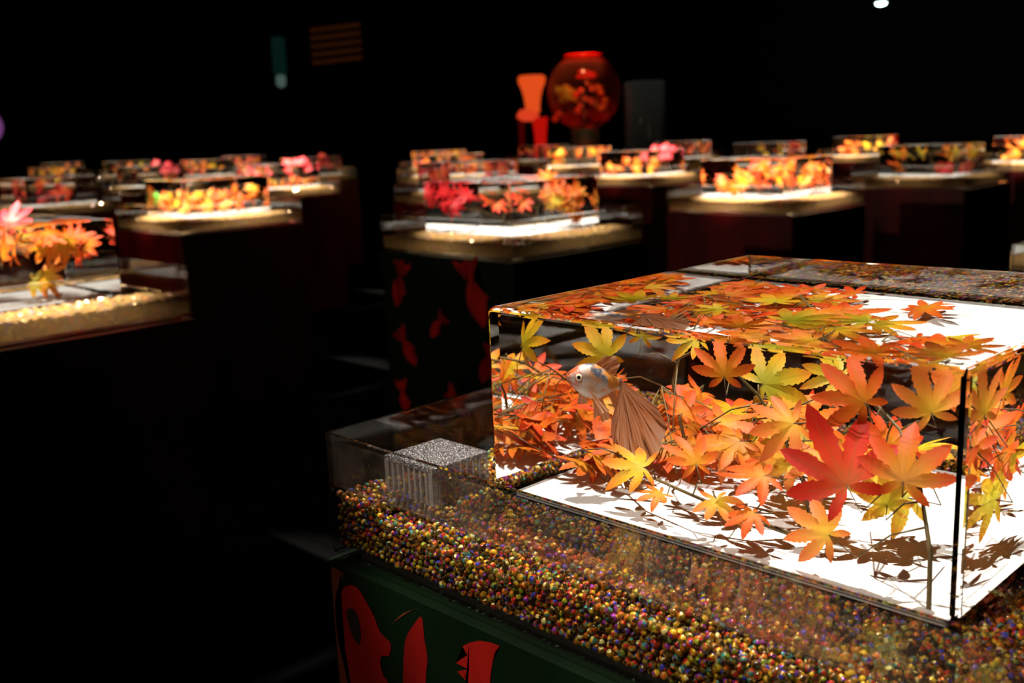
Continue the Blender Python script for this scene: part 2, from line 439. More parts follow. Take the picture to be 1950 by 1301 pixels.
PLINTH_G, PLINTH_R = plinth_mesh(M['plinth_green']), plinth_mesh(M['plinth_red'])
def decal(name, outline, m, holes=()):
    """flat print on the plinth's front face: outline in (x, z)"""
    y = -HTR-.0066
    b = bmesh.new(); b.faces.new([b.verts.new((x, y, z)) for x, z in outline])
    bmesh.ops.triangulate(b, faces=b.faces[:])
    bmesh.ops.recalc_face_normals(b, faces=b.faces[:])
    return bm_mesh(name, b, [m])
def smooth_loop(pts, k=4):
    out = []; n = len(pts)
    for i in range(n):
        p0, p1, p2, p3 = (Vector(pts[(i+d) % n]) for d in (-1, 0, 1, 2))
        for s in range(k):
            t = s/k
            out.append(tuple(.5*((2*p1)+(-p0+p2)*t+(2*p0-5*p1+4*p2-p3)*t*t+(-p0+3*p1-3*p2+p3)*t**3)))
    return out
FISH_BODY = smooth_loop([(-.325, -.040), (-.313, -.026), (-.296, -.022), (-.284, -.030), (-.270, -.045), (-.262, -.058), (-.247, -.064), (-.251, -.078), (-.264, -.084), (-.262, -.102), (-.236, -.125), (-.245, -.19), (-.27, -.25), (-.30, -.22), (-.316, -.143), (-.320, -.112), (-.327, -.080), (-.329, -.055)], 3)
FISH_FIN = smooth_loop([(-.198, -.021), (-.196, -.040), (-.193, -.060), (-.197, -.080), (-.203, -.13), (-.215, -.20), (-.236, -.19), (-.233, -.115), (-.230, -.085), (-.224, -.053), (-.211, -.034)], 3)
FISH_TAIL = smooth_loop([(-.097, -.014), (-.103, -.022), (-.109, -.042), (-.112, -.066), (-.118, -.12), (-.13, -.20), (-.158, -.17), (-.145, -.080), (-.138, -.064), (-.153, -.058), (-.137, -.050), (-.154, -.050), (-.138, -.037), (-.144, -.031), (-.122, -.018)], 2)
FISH_EYE = smooth_loop([(-.315, -.054), (-.306, -.047), (-.297, -.052), (-.294, -.070), (-.299, -.083), (-.310, -.073)], 3)
WEED = smooth_loop([(-.336, -.014), (-.326, -.013), (-.316, -.014), (-.322, -.026), (-.3345, -.050), (-.3345, -.090), (-.329, -.110), (-.322, -.150), (-.330, -.22), (-.3365, -.13), (-.3370, -.08), (-.3370, -.04)], 3)
WEED2 = smooth_loop([(-.200, -.013), (-.213, -.020), (-.240, -.040), (-.242, -.042), (-.224, -.026)], 3)
DECALS = [('goldfish_print', decal('goldfish_print', FISH_BODY, M['print_red'])), ('fin_print', decal('fin_print', FISH_FIN, M['print_red'])),
          ('tail_print', decal('tail_print', FISH_TAIL, M['print_red'])), ('weed_print', decal('weed_print', WEED, M['print_brown'])),
          ('weed_print', decal('weed_print', WEED2, M['print_brown']))]
M['print_dark'] = principled('print_dark', (.02, .012, .006), .4)
EYE_DECAL = decal('eye_print', FISH_EYE, M['print_dark'])
for vtx in EYE_DECAL.vertices: vtx.co.y -= .0006
M['print_koi'] = print_mat('red_koi_print', (.5, .010, .006), (.20, .004, .003), 14)
def koi_decal(cx, cz, r, ang, seed):
    rng = random.Random(seed)
    base = [(-1, .0), (-.85, .22), (-.45, .40), (0, .42), (.35, .26), (.55, .12), (.85, .42), (1.25, .62), (1.10, .20), (1.28, -.05), (1.15, -.28), (1.30, -.62), (.80, -.38), (.52, -.12), (.30, -.28), (-.05, -.46), (-.2, -.62), (-.3, -.42), (-.75, -.26)]
    c, q = math.cos(ang), math.sin(ang)
    pts = [((x*c-z*q)*r*rng.uniform(.9, 1.1)+cx, (x*q+z*c)*r*rng.uniform(.9, 1.1)+cz) for x, z in base]
    return decal('goldfish_print', smooth_loop(pts, 3), M['print_koi'])
BLOBS = [koi_decal(x, z, r, a, i) for i, (x, z, r, a) in enumerate(
    [(-.25, -.13, .075, 1.3), (-.22, -.36, .07, 2.2), (.16, -.13, .105, 1.9), (.20, -.37, .065, 1.2), (-.26, -.56, .06, 1.8), (.05, -.52, .06, 2.5), (-.05, -.26, .05, .8)])]

# --- maple leaves
def leaf_mesh(seed, droop, curl):
    rng = random.Random(seed)
    lobes = [(0, 1.0), (37, .95), (-37, .95), (76, .80), (-76, .80), (124, .48), (-124, .48)]
    lobes.sort(key=lambda q: q[0])
    v, uv, f = [(0, 0, 0)], [(0, 0)], []
    def zf(x, y):
        r = math.hypot(x, y); return -droop*r*r + curl*.12*math.sin(3*math.atan2(x, y)+seed)*r
    def add(x, y, u, w, dz=0):
        v.append((x, y, zf(x, y)+dz)); uv.append((u, w)); return len(v)-1
    ang = [a+rng.uniform(-4, 4) for a, _ in lobes]; ln = [l*rng.uniform(.92, 1.06) for _, l in lobes]
    n = len(lobes); sinus = []
    for i in range(n-1):
        a = math.radians((ang[i]+ang[i+1])/2); r = .27*min(ln[i], ln[i+1])*1.05
        sinus.append(add(r*math.sin(a), r*math.cos(a), .25, .5))
    a0 = math.radians(ang[0]-26); s_first = add(.13*math.sin(a0), .13*math.cos(a0), .2, .5)
    a1 = math.radians(ang[-1]+26); s_last = add(.13*math.sin(a1), .13*math.cos(a1), .2, .5)
    ts = [.36, .44, .50, .57, .62, .69, .74, .81, .87]
    for i in range(n):
        a = math.radians(ang[i]); L = ln[i]; ax = Vector((math.sin(a), math.cos(a))); sd = Vector((math.cos(a), -math.sin(a)))
        bend = rng.uniform(-.06, .06)*L; wmax = .150*L*rng.uniform(.9, 1.12); dl = rng.uniform(-.12, .22)
        left = sinus[i-1] if i else s_first; right = sinus[i] if i < n-1 else s_last
        pm, pl, pr = 0, left, right
        for k, t in enumerate(ts):
            w = wmax*(math.sin(math.pi*min(1, (t-.02)/.98)**1.15)**.8)*(1.10 if k % 2 == 0 else .90)
            c = ax*(t*L)+sd*(bend*t*t)
            m_ = add(c.x, c.y, t, 0, -.045*L*math.sin(math.pi*t)-dl*t*t*t)
            p = c-sd*w+ax*(.02*L if k % 2 else 0); q = c+sd*w+ax*(.02*L if k % 2 else 0)
            l_ = add(p.x, p.y, t, 1, -dl*t*t*t); r_ = add(q.x, q.y, t, 1, -dl*t*t*t)
            f += [(pm, m_, l_, pl), (pm, pr, r_, m_)] if k else [(0, m_, l_, left), (0, right, r_, m_)]
            pm, pl, pr = m_, l_, r_
        c = ax*L+sd*(bend); tip = add(c.x, c.y, 1, 0, -dl*1.05)
        f += [(pm, tip, pl), (pm, pr, tip)]
    return v, uv, f
LEAF_SHAPES = [leaf_mesh(1, .10, .3), leaf_mesh(2, .22, -.4), leaf_mesh(3, .02, .8), leaf_mesh(4, .34, .2), leaf_mesh(7, .14, 1.0)]
LEAF_ME = {}
def leaf_data(shape, colour):
    k = (shape, colour)
    if k not in LEAF_ME:
        v, uv, f = LEAF_SHAPES[shape]
        LEAF_ME[k] = mesh_from('maple_leaf', v, f, [LEAF[colour]], smooth=True, uvs=uv)
    return LEAF_ME[k]
def branch(base, main, leaves, rng, label, group, width=.0022, off=None, zhi=None):
    """main: polyline of the stem; leaves: (P, size, n, t, colour) in unit coordinates"""
    root = empty('maple_branch', base); B = Vector(base)
    tag(root, label, 'maple branch', group)
    v, f = [], []
    mp = [Vector(p) for p in main]
    # densify the stem
    dense = []
    for i in range(len(mp)-1):
        for s in range(5): dense.append(mp[i].lerp(mp[i+1], s/5))
    dense.append(mp[-1])
    tube(v, f, dense, [width*(1-.55*i/len(dense)) for i in range(len(dense))])
    for P, size, n, t, colour in leaves:
        P = Vector(P); n = Vector(n).normalized(); t = Vector(t); t = (t-n*t.dot(n)).normalized(); s = t.cross(n)
        shape = rng.randrange(len(LEAF_SHAPES))
        if off is not None:                                     # nothing pokes through the tank's walls, floor or surface
            R3 = Matrix((s, t, n)).transposed()
            q = [R3 @ (Vector(c)*size)+P+off for c in LEAF_SHAPES[shape][0]]
            for ax in (0, 1):
                lo, hi = min(c[ax] for c in q), max(c[ax] for c in q)
                P[ax] += max(0, -(HI2-.004)-lo)-max(0, hi-(HI2-.004))
            lo, hi = min(c.z for c in q), max(c.z for c in q)
            if P.z+off.z < .228: P.z -= max(0, hi-(ZT-.009))
            P.z += max(0, ZB+.0125-lo) if hi-lo < .15 else 0
        # petiole from the leaf's base back to the stem
        cand = sorted(dense, key=lambda q: (q-P).length+abs((q-P).length-.05)*.5)[0]
        back = P-t*min(.025, (cand-P).length*.4)-n*.004
        midp = (back+cand)/2+Vector((0, 0, .006))
        tube(v, f, [P, back, midp, cand], [.0006, .0006, .0007, .0009], 5)
        o = obj('leaf', leaf_data(shape, colour), root)
        m = Matrix((s, t, n)).transposed().to_4x4() @ Matrix.Diagonal((size, size, size, 1))
        m.translation = P; o.matrix_local = m; receive(o)
    st = obj('stem', mesh_from('stem', v, f, [M['stem']], smooth=True), root); receive(st)
    return root

# ---------------------------------------------------------------- the nearest unit
def main_unit():
    P = Vector((0, 0, Z0))
    pl = obj('display_plinth', PLINTH_G, None, P)
    tag(pl, 'dark green plinth printed with a red goldfish under the nearest bead-filled tray', 'plinth', 'display plinths')
    prints = [obj(n, me, pl) for n, me in DECALS]
    obj('eye_print', EYE_DECAL, prints[0])
    tr = receive(obj('acrylic_tray', TRAY_WET, None, P))
    tag(tr, 'nearest square clear acrylic tray half filled with colourful glass beads and water', 'tray', 'acrylic trays')
    obj('water', tray_water_mesh(), tr)
    tk = cast(obj('acrylic_tank', TANK, None, P))
    tag(tk, 'nearest clear acrylic tank brimming with water, a goldfish and orange maple leaves inside', 'tank', 'acrylic tanks')
    cast(obj('water', WATER, tk))
    wp = receive(obj('white_plate', PLATE, None, P)); tag(wp, 'bright white floor plate inside the nearest tank', 'plate', 'white plates')
main_unit()

KEY = [
(0.134,-0.203,0.138, 0.063, (0.30,-0.87,0.40), (-0.59,0.16,0.79), 'red', 0),
(0.134,-0.170,0.196, 0.043, (0.50,-0.81,0.31), (-0.72,-0.19,0.67), 'orange', 0),
(0.177,-0.150,0.192, 0.039, (0.18,-0.94,0.28), (-0.42,0.19,0.89), 'peach', 0),
(0.195,-0.200,0.150, 0.049, (0.04,-0.92,0.40), (-0.02,0.40,0.92), 'flame', 0),
(0.056,-0.120,0.158, 0.045, (0.37,-0.63,0.68), (-0.76,-0.63,-0.16), 'peach', 1),
(0.010,-0.080,0.179, 0.049, (0.43,-0.73,0.54), (0.71,0.64,0.29), 'lime', 1),
(-0.001,-0.140,0.193, 0.038, (0.39,-0.89,0.22), (-0.20,0.16,0.97), 'orange', 1),
(-0.168,-0.070,0.180, 0.044, (0.56,-0.79,0.27), (-0.54,-0.10,0.84), 'yellow', 5),
(-0.125,-0.070,0.205, 0.030, (0.52,-0.76,0.38), (-0.07,0.41,0.91), 'lime', 2),
(-0.048,-0.100,0.216, 0.033, (0.28,-0.59,0.76), (-0.87,-0.49,-0.07), 'yellow', 2),
(-0.064,-0.100,0.144, 0.036, (0.47,-0.40,0.79), (-0.02,0.89,0.46), 'orange', 2),
(-0.032,-0.080,0.138, 0.046, (0.15,-0.33,0.93), (0.68,0.72,0.15), 'peach', 1),
(-0.076,-0.160,0.101, 0.046, (0.22,-0.44,0.87), (-0.94,-0.35,0.06), 'yellow', 3),
(-0.007,-0.185,0.123, 0.036, (0.61,-0.47,0.63), (-0.57,0.29,0.77), 'orange', 3),
(0.014,-0.200,0.097, 0.033, (0.20,-0.44,0.88), (0.63,-0.63,-0.46), 'peach', 3),
(0.119,-0.207,0.095, 0.040, (0.28,-0.79,0.54), (-0.90,-0.02,0.44), 'peach', 0),
(0.159,-0.185,0.125, 0.031, (0.56,-0.66,0.49), (-0.23,0.45,0.86), 'yellow', 0),
(-0.001,-0.020,0.150, 0.054, (0.06,-0.15,0.99), (0.67,0.74,0.07), 'orange', 4),
(-0.004,-0.100,0.128, 0.045, (0.17,-0.39,0.90), (-0.61,-0.76,-0.22), 'orange', 1),
(0.047,-0.160,0.119, 0.042, (0.13,-0.33,0.94), (-0.81,-0.58,-0.09), 'orange', 3),
(0.141,-0.130,0.157, 0.036, (0.56,-0.59,0.59), (0.07,0.74,0.67), 'flame', 0),
(0.194,-0.120,0.201, 0.033, (-0.10,-0.90,0.42), (0.46,0.33,0.82), 'orange', 0),
(0.082,-0.120,0.132, 0.035, (0.31,-0.51,0.80), (-0.60,-0.76,-0.25), 'orange', 1),
(-0.051,-0.170,0.084, 0.028, (0.10,-0.20,0.98), (-0.56,-0.82,-0.11), 'orange', 3),
(0.051,-0.195,0.094, 0.030, (0.11,-0.26,0.96), (-0.61,-0.78,-0.14), 'orange', 3),
(0.072,-0.060,0.191, 0.036, (0.47,-0.57,0.68), (-0.88,-0.36,0.31), 'lime', 1),
(-0.137,-0.100,0.095, 0.031, (0.16,-0.32,0.93), (-0.80,-0.60,-0.06), 'orange', 3),
]
def main_branches():
    rng = random.Random(11)
    stems = [
        [(.196, -.196, .058), (.194, -.192, .10), (.180, -.175, .14), (.155, -.150, .175), (.12, -.13, .195)],
        [(.05, -.06, .058), (.045, -.07, .10), (.03, -.085, .14), (.01, -.09, .17), (-.01, -.10, .19)],
        [(-.10, .00, .0575), (-.105, -.02, .11), (-.10, -.05, .16), (-.08, -.075, .19), (-.05, -.085, .205)],
        [(.06, -.11, .058), (.03, -.15, .075), (-.02, -.165, .088), (-.08, -.145, .090), (-.12, -.11, .092)],
        [(-.08, .12, .058), (-.085, .11, .11), (-.07, .08, .13), (-.04, .04, .14), (-.01, .0, .145)],
        [(-.16, .08, .058), (-.165, .07, .10), (-.16, .05, .12), (-.15, .02, .14)],
    ]
    per = [[] for _ in stems]
    for x, y, z, s, n, t, c, b in KEY: per[b].append(((x, y, z), s, n, t, c))
    cols = ['orange', 'orange', 'peach', 'flame', 'yellow', 'orange', 'flame']
    def fill(b, k, x0, x1, y0, y1, z0, z1):
        for _ in range(k):
            n = Vector((rng.uniform(-.5, .5), rng.uniform(-.8, .2), rng.uniform(.3, 1)))
            t = Vector((rng.uniform(-1, 1), rng.uniform(-1, 1), rng.uniform(-.3, .3)))
            per[b].append(((rng.uniform(x0, x1), rng.uniform(y0, y1), rng.uniform(z0, z1)), rng.uniform(.036, .052), n, t, rng.choice(cols)))
    fill(4, 12, -.12, .05, .02, .15, .075, .135)
    fill(5, 14, -.165, -.07, -.03, .16, .07, .130)
    fill(3, 18, -.185, -.11, -.07, .14, .064, .100)
    fill(3, 6, -.190, -.150, -.12, -.05, .060, .078)
    fill(1, 9, -.03, .12, -.10, .02, .075, .135)
    fill(0, 5, .10, .15, -.09, -.03, .10, .150)
    names = ['maple branch with a big red leaf rising by the near corner of the nearest tank',
             'maple branch with yellow-green leaf tips in the middle of the nearest tank',
             'maple branch reaching to the water surface behind the goldfish',
             'low maple branch spreading over the white plate below the goldfish',
             'orange maple branch at the back wall of the nearest tank',
             'orange maple branch beside the side wall behind the goldfish']
    for st, lv, nm in zip(stems, per, names):
        lv = [((max(-.175, min(.18, p[0])) if abs(p[0]) > .19 else p[0], p[1], p[2]), s, n, t, c) for p, s, n, t, c in lv]
        base = Vector(st[0])+Vector((0, 0, Z0))
        off = Vector(st[0])
        branch(base, [Vector(q)-off for q in st], [(Vector(p)-off, s, n, t, c) for p, s, n, t, c in lv], rng, nm, 'maple branches', off=off)
main_branches()

# ---------------------------------------------------------------- beads of the nearest tray
def beads():
    rng = random.Random(3); d = .0072
    h = HTR-.0034-d/2-.0004; pts = []
    nz = 0; z = .0076+d/2
    lim = ZB-.001
    while z < .0645:
        rows = int(2*h/(d*.866))
        for j in range(rows+1):
            y = -h+j*d*.866
            if y > h: break
            x0 = -h+((j+nz) % 2)*d/2
            for i in range(int(2*h/d)+1):
                x = x0+i*d
                if x > h: break
                # mound: not perfectly level
                dw = min(1, (h-max(abs(x), abs(y)))/.08); dw = dw*dw*(3-2*dw)
                top = .049+.012*dw+.004*math.sin(x*17+1)*math.sin(y*14+.5)+(.010 if x < -.27 else 0)
                mx = max(abs(x), abs(y))
                if z > top: continue
                if mx < HT+d*.6 and z+d/2 > lim: continue
                under = mx < HT+d*.6
                deep = (lim-d/2-z) if under else (top-z)
                wall = min(x+h, y+h)            # near the two walls that face the camera's side
                if under and mx < HT-.05: continue
                if deep > d*1.9 and wall > d*2.2: continue
                pts.append((min(h, max(-h, x+rng.uniform(-.0018, .0018))), min(h, max(-h, y+rng.uniform(-.0018, .0018))), z+rng.uniform(-.0014, .0014)))
        z += d*.83; nz += 1
    cam = scene.camera.matrix_world.translation-Vector((0, 0, Z0))
    bm = bmesh.new(); bmesh.ops.create_icosphere(bm, subdivisions=2, radius=d/2)
    me = bm_mesh('glass_bead', bm, [M['bead']], True)
    # the beads in the frame that show largest: pressed to the near wall
    inv = scene.camera.matrix_world.inverted(); fl = 1952.08
    def key(p):
        q = inv @ (Vector(p)+Vector((0, 0, Z0))); X = fl*q.x/-q.z; Y = -fl*q.y/-q.z
        if abs(X) > 960 or abs(Y) > 640: return 9
        return -q.z + (1 if p[1] > -h+d*.8 else 0)
    order = sorted(range(len(pts)), key=lambda i: key(pts[i]))
    near = set(order[:300])
    for i in order[:300]:
        o = obj('glass_bead', me, None, (pts[i][0], pts[i][1], pts[i][2]+Z0)); s = rng.uniform(.85, 1.15)
        o.scale = (s, s, s); o.rotation_euler = (rng.random()*6, rng.random()*6, rng.random()*6); receive(o)
        tag(o, 'small iridescent glass bead pressed against the near wall of the nearest tray', 'bead', 'glass beads along the near wall')
    rest = [p for i, p in enumerate(pts) if i not in near]
    bm = bmesh.new(); bmesh.ops.create_icosphere(bm, subdivisions=1, radius=d/2); bm.verts.ensure_lookup_table()
    bv = np.array([v.co[:] for v in bm.verts]); bf = np.array([[v.index for v in f.verts] for f in bm.faces]); bm.free()
    n = len(rest); C_ = np.array(rest); nr = np.random.RandomState(4)
    V = (C_[:, None, :]+bv[None]*nr.uniform(.82, 1.16, (n, 1, 1))).reshape(-1, 3)
    Fc = (bf[None]+(np.arange(n)*len(bv))[:, None, None]).reshape(-1, 3)
    pm = bpy.data.meshes.new('glass_beads'); pm.vertices.add(len(V)); pm.vertices.foreach_set('co', V.ravel())
    pm.loops.add(len(Fc)*3); pm.loops.foreach_set('vertex_index', Fc.ravel().astype(np.int32))
    pm.polygons.add(len(Fc)); pm.polygons.foreach_set('loop_start', np.arange(0, len(Fc)*3, 3, dtype=np.int32))
    pm.polygons.foreach_set('use_smooth', np.ones(len(Fc), dtype=bool)); pm.update(calc_edges=True)
    pm.attributes.new('rnd', 'FLOAT', 'POINT').data.foreach_set('value', np.repeat(nr.uniform(0, 1, n), len(bv)).astype(np.float32))
    pm.materials.append(M['bead'])
    o = obj('glass_beads', pm, None, (0, 0, Z0)); receive(o)
    tag(o, 'bed of tiny multicoloured glass beads filling the nearest tray', 'beads', kind='stuff')
beads()

# ---------------------------------------------------------------- overflow strainer box in the tray
def strainer():
    c = (-.268, -.262, Z0); h, z0, z1 = .036, .060, .097
    root = empty('strainer_box', c)
    tag(root, 'small clear slotted strainer box with speckled lid in the nearest tray', 'strainer box')
    obj('lid', bm_mesh('lid', box_bm(-h, h, -h, h, z1-.005, z1, .0006, 1), [M['frost']]), root)
    post = bm_mesh('post', box_bm(-.003, .003, -.003, .003, z0, z1-.005), [M['slat']])
    slat = bm_mesh('slat', box_bm(-.0016, .0016, -.0012, .0012, z0, z1-.005), [M['slat']])
    for sx in (-1, 1):
        for sy in (-1, 1): obj('post', post, root, (sx*(h-.003), sy*(h-.003), 0))
    for k in range(7):
        t = -h+.011+(2*h-.022)*k/6
        for s in (-1, 1):
            obj('slat', slat, root, (t, s*(h-.002), 0))
            o = obj('slat', slat, root, (s*(h-.002), t, 0)); o.rotation_euler.z = math.pi/2
    for o in root.children: receive(o)
strainer()

# ---------------------------------------------------------------- goldfish
def fish_mats():
    m, nt, out = mat('calico_goldfish_skin')
    tc = N(nt, 'TexCoord'); sp = N(nt, 'SeparateXYZ'); nt.links.new(tc.outputs['Object'], sp.inputs[0])
    def noise(scale, off=0, detail=3):
        mp = N(nt, 'Mapping'); mp.inputs['Location'].default_value = (off, off, off); nt.links.new(tc.outputs['Object'], mp.inputs[0])
        n = N(nt, 'TexNoise'); n.inputs['Scale'].default_value = scale; n.inputs['Detail'].default_value = detail
        nt.links.new(mp.outputs[0], n.inputs['Vector']); return n.outputs['Fac']
    def rng_(v, a, b, lo=0, hi=1):
        n = N(nt, 'MapRange'); nt.links.new(v, n.inputs[0])
        for i, q in enumerate((a, b, lo, hi)): n.inputs[i+1].default_value = q
        return n.outputs[0]
    def mul(a, b, op='MULTIPLY'):
        n = N(nt, 'Math', operation=op, use_clamp=True); nt.links.new(a, n.inputs[0]); nt.links.new(b, n.inputs[1]); return n.outputs[0]
    def mixc(f, a, c):
        n = N(nt, 'MixRGB'); nt.links.new(f, n.inputs[0])
        if isinstance(a, tuple): n.inputs[1].default_value = (*a, 1)
        else: nt.links.new(a, n.inputs[1])
        n.inputs[2].default_value = (*c, 1); return n.outputs[0]
    X, Zc = sp.outputs[0], sp.outputs[2]
    c = mixc(mul(rng_(Zc, -.001, .008), rng_(noise(70), .40, .52)), (.46, .41, .37), (.06, .07, .10))
    c = mixc(mul(rng_(noise(60, 3.1), .47, .54), rng_(X, .022, -.004)), c, (.52, .20, .03))
    c = mixc(mul(rng_(X, .016, .025), rng_(noise(90, 1.7), .30, .45)), c, (.50, .09, .02))
    c = mixc(mul(rng_(noise(210, 5.), .62, .68), rng_(Zc, -.006, .004)), c, (.03, .03, .04))
    p = N(nt, 'BsdfPrincipled'); p.inputs['Roughness'].default_value = .3; nt.links.new(c, p.inputs['Base Color'])
    p.inputs['Subsurface Weight'].default_value = 0
    vo = N(nt, 'TexVoronoi'); vo.inputs['Scale'].default_value = 420; nt.links.new(tc.outputs['Object'], vo.inputs['Vector'])
    b = N(nt, 'Bump'); b.inputs['Strength'].default_value = .35; b.inputs['Distance'].default_value = .0006
    nt.links.new(vo.outputs['Distance'], b.inputs['Height']); nt.links.new(b.outputs[0], p.inputs['Normal'])
    nt.links.new(p.outputs[0], out.inputs[0])
    # fins: rays along v, streaked
    f, nt, out = mat('goldfish_fin')
    uv = N(nt, 'UVMap'); mp = N(nt, 'Mapping'); mp.inputs['Scale'].default_value = (34, 1.6, 1); nt.links.new(uv.outputs[0], mp.inputs[0])
    n1 = N(nt, 'TexNoise'); n1.inputs['Scale'].default_value = 1.0; n1.inputs['Detail'].default_value = 2; nt.links.new(mp.outputs[0], n1.inputs['Vector'])
    cr = ramp(nt, [(.33, (.10, .05, .035)), (.40, (.58, .22, .08)), (.50, (.86, .44, .20)), (.64, (.90, .64, .48))]); nt.links.new(n1.outputs['Fac'], cr.inputs[0])
    p = N(nt, 'BsdfPrincipled'); p.inputs['Roughness'].default_value = .35; nt.links.new(cr.outputs[0], p.inputs['Base Color'])
    t = N(nt, 'BsdfTranslucent'); nt.links.new(cr.outputs[0], t.inputs['Color'])
    ms = N(nt, 'MixShader'); ms.inputs[0].default_value = .6; nt.links.new(p.outputs[0], ms.inputs[1]); nt.links.new(t.outputs[0], ms.inputs[2])
    tr = N(nt, 'BsdfTransparent'); m2 = N(nt, 'MixShader'); m2.inputs[0].default_value = .18
    nt.links.new(ms.outputs[0], m2.inputs[1]); nt.links.new(tr.outputs[0], m2.inputs[2]); nt.links.new(m2.outputs[0], out.inputs[0])
    # eye: black pupil in a pale ring
    e, nt, out = mat('goldfish_eye')
    tc = N(nt, 'TexCoord'); sp = N(nt, 'SeparateXYZ'); nt.links.new(tc.outputs['Object'], sp.inputs[0])
    ab = N(nt, 'Math', operation='ABSOLUTE'); nt.links.new(sp.outputs[1], ab.inputs[0])
    cr = ramp(nt, [(0, (.70, .52, .25)), (.55, (.85, .80, .70)), (.80, (.60, .45, .20)), (.84, (.004, .004, .005))], 'CONSTANT'); nt.links.new(ab.outputs[0], cr.inputs[0])
    p = N(nt, 'BsdfPrincipled'); p.inputs['Roughness'].default_value = .05; nt.links.new(cr.outputs[0], p.inputs['Base Color']); nt.links.new(p.outputs[0], out.inputs[0])
    return m, f, e
SKIN, FIN, EYE = fish_mats()
def fish_body_mesh():
    # x, centre z, half height, half width (nose first)
    S = [(.0318, .0005, .0012, .0012), (.0312, .0004, .0030, .0030), (.029, .0004, .0055, .0052), (.025, .0006, .0085, .0078), (.020, .0010, .0116, .0098),
         (.014, .0012, .0145, .0115), (.007, .0010, .0166, .0122), (0, .0006, .0170, .0120), (-.007, .0004, .0155, .0108), (-.014, .0008, .0122, .0084),
         (-.020, .0018, .0088, .0058), (-.026, .0026, .0062, .0038), (-.031, .0030, .0056, .0027)]
    n = 20; v, f = [], []
    for x, cz, h, w in S:
        for k in range(n):
            t = 2*math.pi*k/n; v.append((x, w*math.sin(t), cz+h*math.cos(t)))
    for i in range(len(S)-1):
        for k in range(n): f.append((i*n+k, i*n+(k+1) % n, (i+1)*n+(k+1) % n, (i+1)*n+k))
    f.append(tuple(range(n))[::-1]); f.append(tuple((len(S)-1)*n+k for k in range(n)))
    me = mesh_from('fish_body', v, f, [SKIN], smooth=True)
    return me
def fin_mesh(name, base, tip, rows=8, cols=18, ripple=.001, waves=4, notch=0, thick=.0003):
    """sheet of rays between a base polyline and a tip polyline; y is sideways"""
    def samp(pl, t):
        t *= len(pl)-1; i = min(int(t), len(pl)-2); return Vector(pl[i]).lerp(Vector(pl[i+1]), t-i)
    v, uv, f = [], [], []
    for side in (0, 1):
        for j in range(rows+1):
            for i in range(cols+1):
                u, w = i/cols, j/rows
                b, t = samp(base, u), samp(tip, u)
                L = w*(1-notch*math.sin(math.pi*u*2)**2*.5)
                q = b.lerp(t, L); q.z -= .12*(t-b).length*math.sin(math.pi*w)*0
                q.y += ripple*w*math.sin(u*math.tau*waves)+(thick if side else -thick)
                v.append(tuple(q)); uv.append((u, w))
    st = (rows+1)*(cols+1)
    for side in (0, 1):
        for j in range(rows):
            for i in range(cols):
                a = side*st+j*(cols+1)+i; q = (a, a+1, a+cols+2, a+cols+1); f.append(q if side else q[::-1])
    return mesh_from(name, v, f, [FIN], smooth=True, uvs=uv)
FISH = {
 'body': fish_body_mesh(),
 'dorsal_fin': fin_mesh('dorsal_fin', [(.004, 0, .016), (-.004, 0, .0155), (-.012, 0, .012), (-.018, 0, .008)], [(-.008, .001, .027), (-.020, .002, .0285), (-.026, .002, .022), (-.024, .001, .012)], ripple=.0008, waves=3),
 'tail_fin': fin_mesh('tail_fin', [(-.028, .001, .008), (-.031, .001, .005), (-.032, .001, .002), (-.031, .001, -.002)],
                      [(-.066, .018, -.010), (-.082, .022, -.030), (-.074, .022, -.056), (-.052, .016, -.070), (-.036, .008, -.060), (-.030, .004, -.040)], rows=10, cols=30, ripple=.0005, waves=3, notch=.08),
 'tail_fin_far': fin_mesh('tail_fin', [(-.028, -.001, .008), (-.031, -.001, .005), (-.032, -.001, .002), (-.031, -.001, -.002)],
                      [(-.060, -.022, -.014), (-.070, -.024, -.036), (-.060, -.022, -.056), (-.042, -.016, -.062), (-.032, -.008, -.050), (-.029, -.004, -.034)], rows=10, cols=30, ripple=.0005, waves=3, notch=.08),
 'pectoral_l': fin_mesh('pectoral_fin', [(.010, .0108, -.006), (.006, .0112, -.008)], [(-.004, .020, -.026), (-.014, .018, -.022)], rows=6, cols=10, ripple=.0006, waves=2),
 'pectoral_r': fin_mesh('pectoral_fin', [(.010, -.0108, -.006), (.006, -.0112, -.008)], [(.006, -.020, -.026), (-.006, -.018, -.024)], rows=6, cols=10, ripple=.0006, waves=2),
 'pelvic_l': fin_mesh('pelvic_fin', [(-.004, .004, -.0155), (-.010, .004, -.013)], [(-.012, .008, -.036), (-.022, .008, -.030)], rows=6, cols=10, ripple=.0006, waves=2),
 'pelvic_r': fin_mesh('pelvic_fin', [(-.004, -.004, -.0155), (-.010, -.004, -.013)], [(-.010, -.008, -.036), (-.020, -.008, -.030)], rows=6, cols=10, ripple=.0006, waves=2),
 'anal_fin': fin_mesh('anal_fin', [(-.018, .0, -.0085), (-.024, .0, -.004)], [(-.028, .001, -.022), (-.033, .001, -.014)], rows=5, cols=8, ripple=.0004, waves=2),
}
def eye_mesh():
    b = bmesh.new(); bmesh.ops.create_uvsphere(b, u_segments=20, v_segments=12, radius=1)
    return bm_mesh('eye', b, [EYE], True)
EYE_ME = eye_mesh()
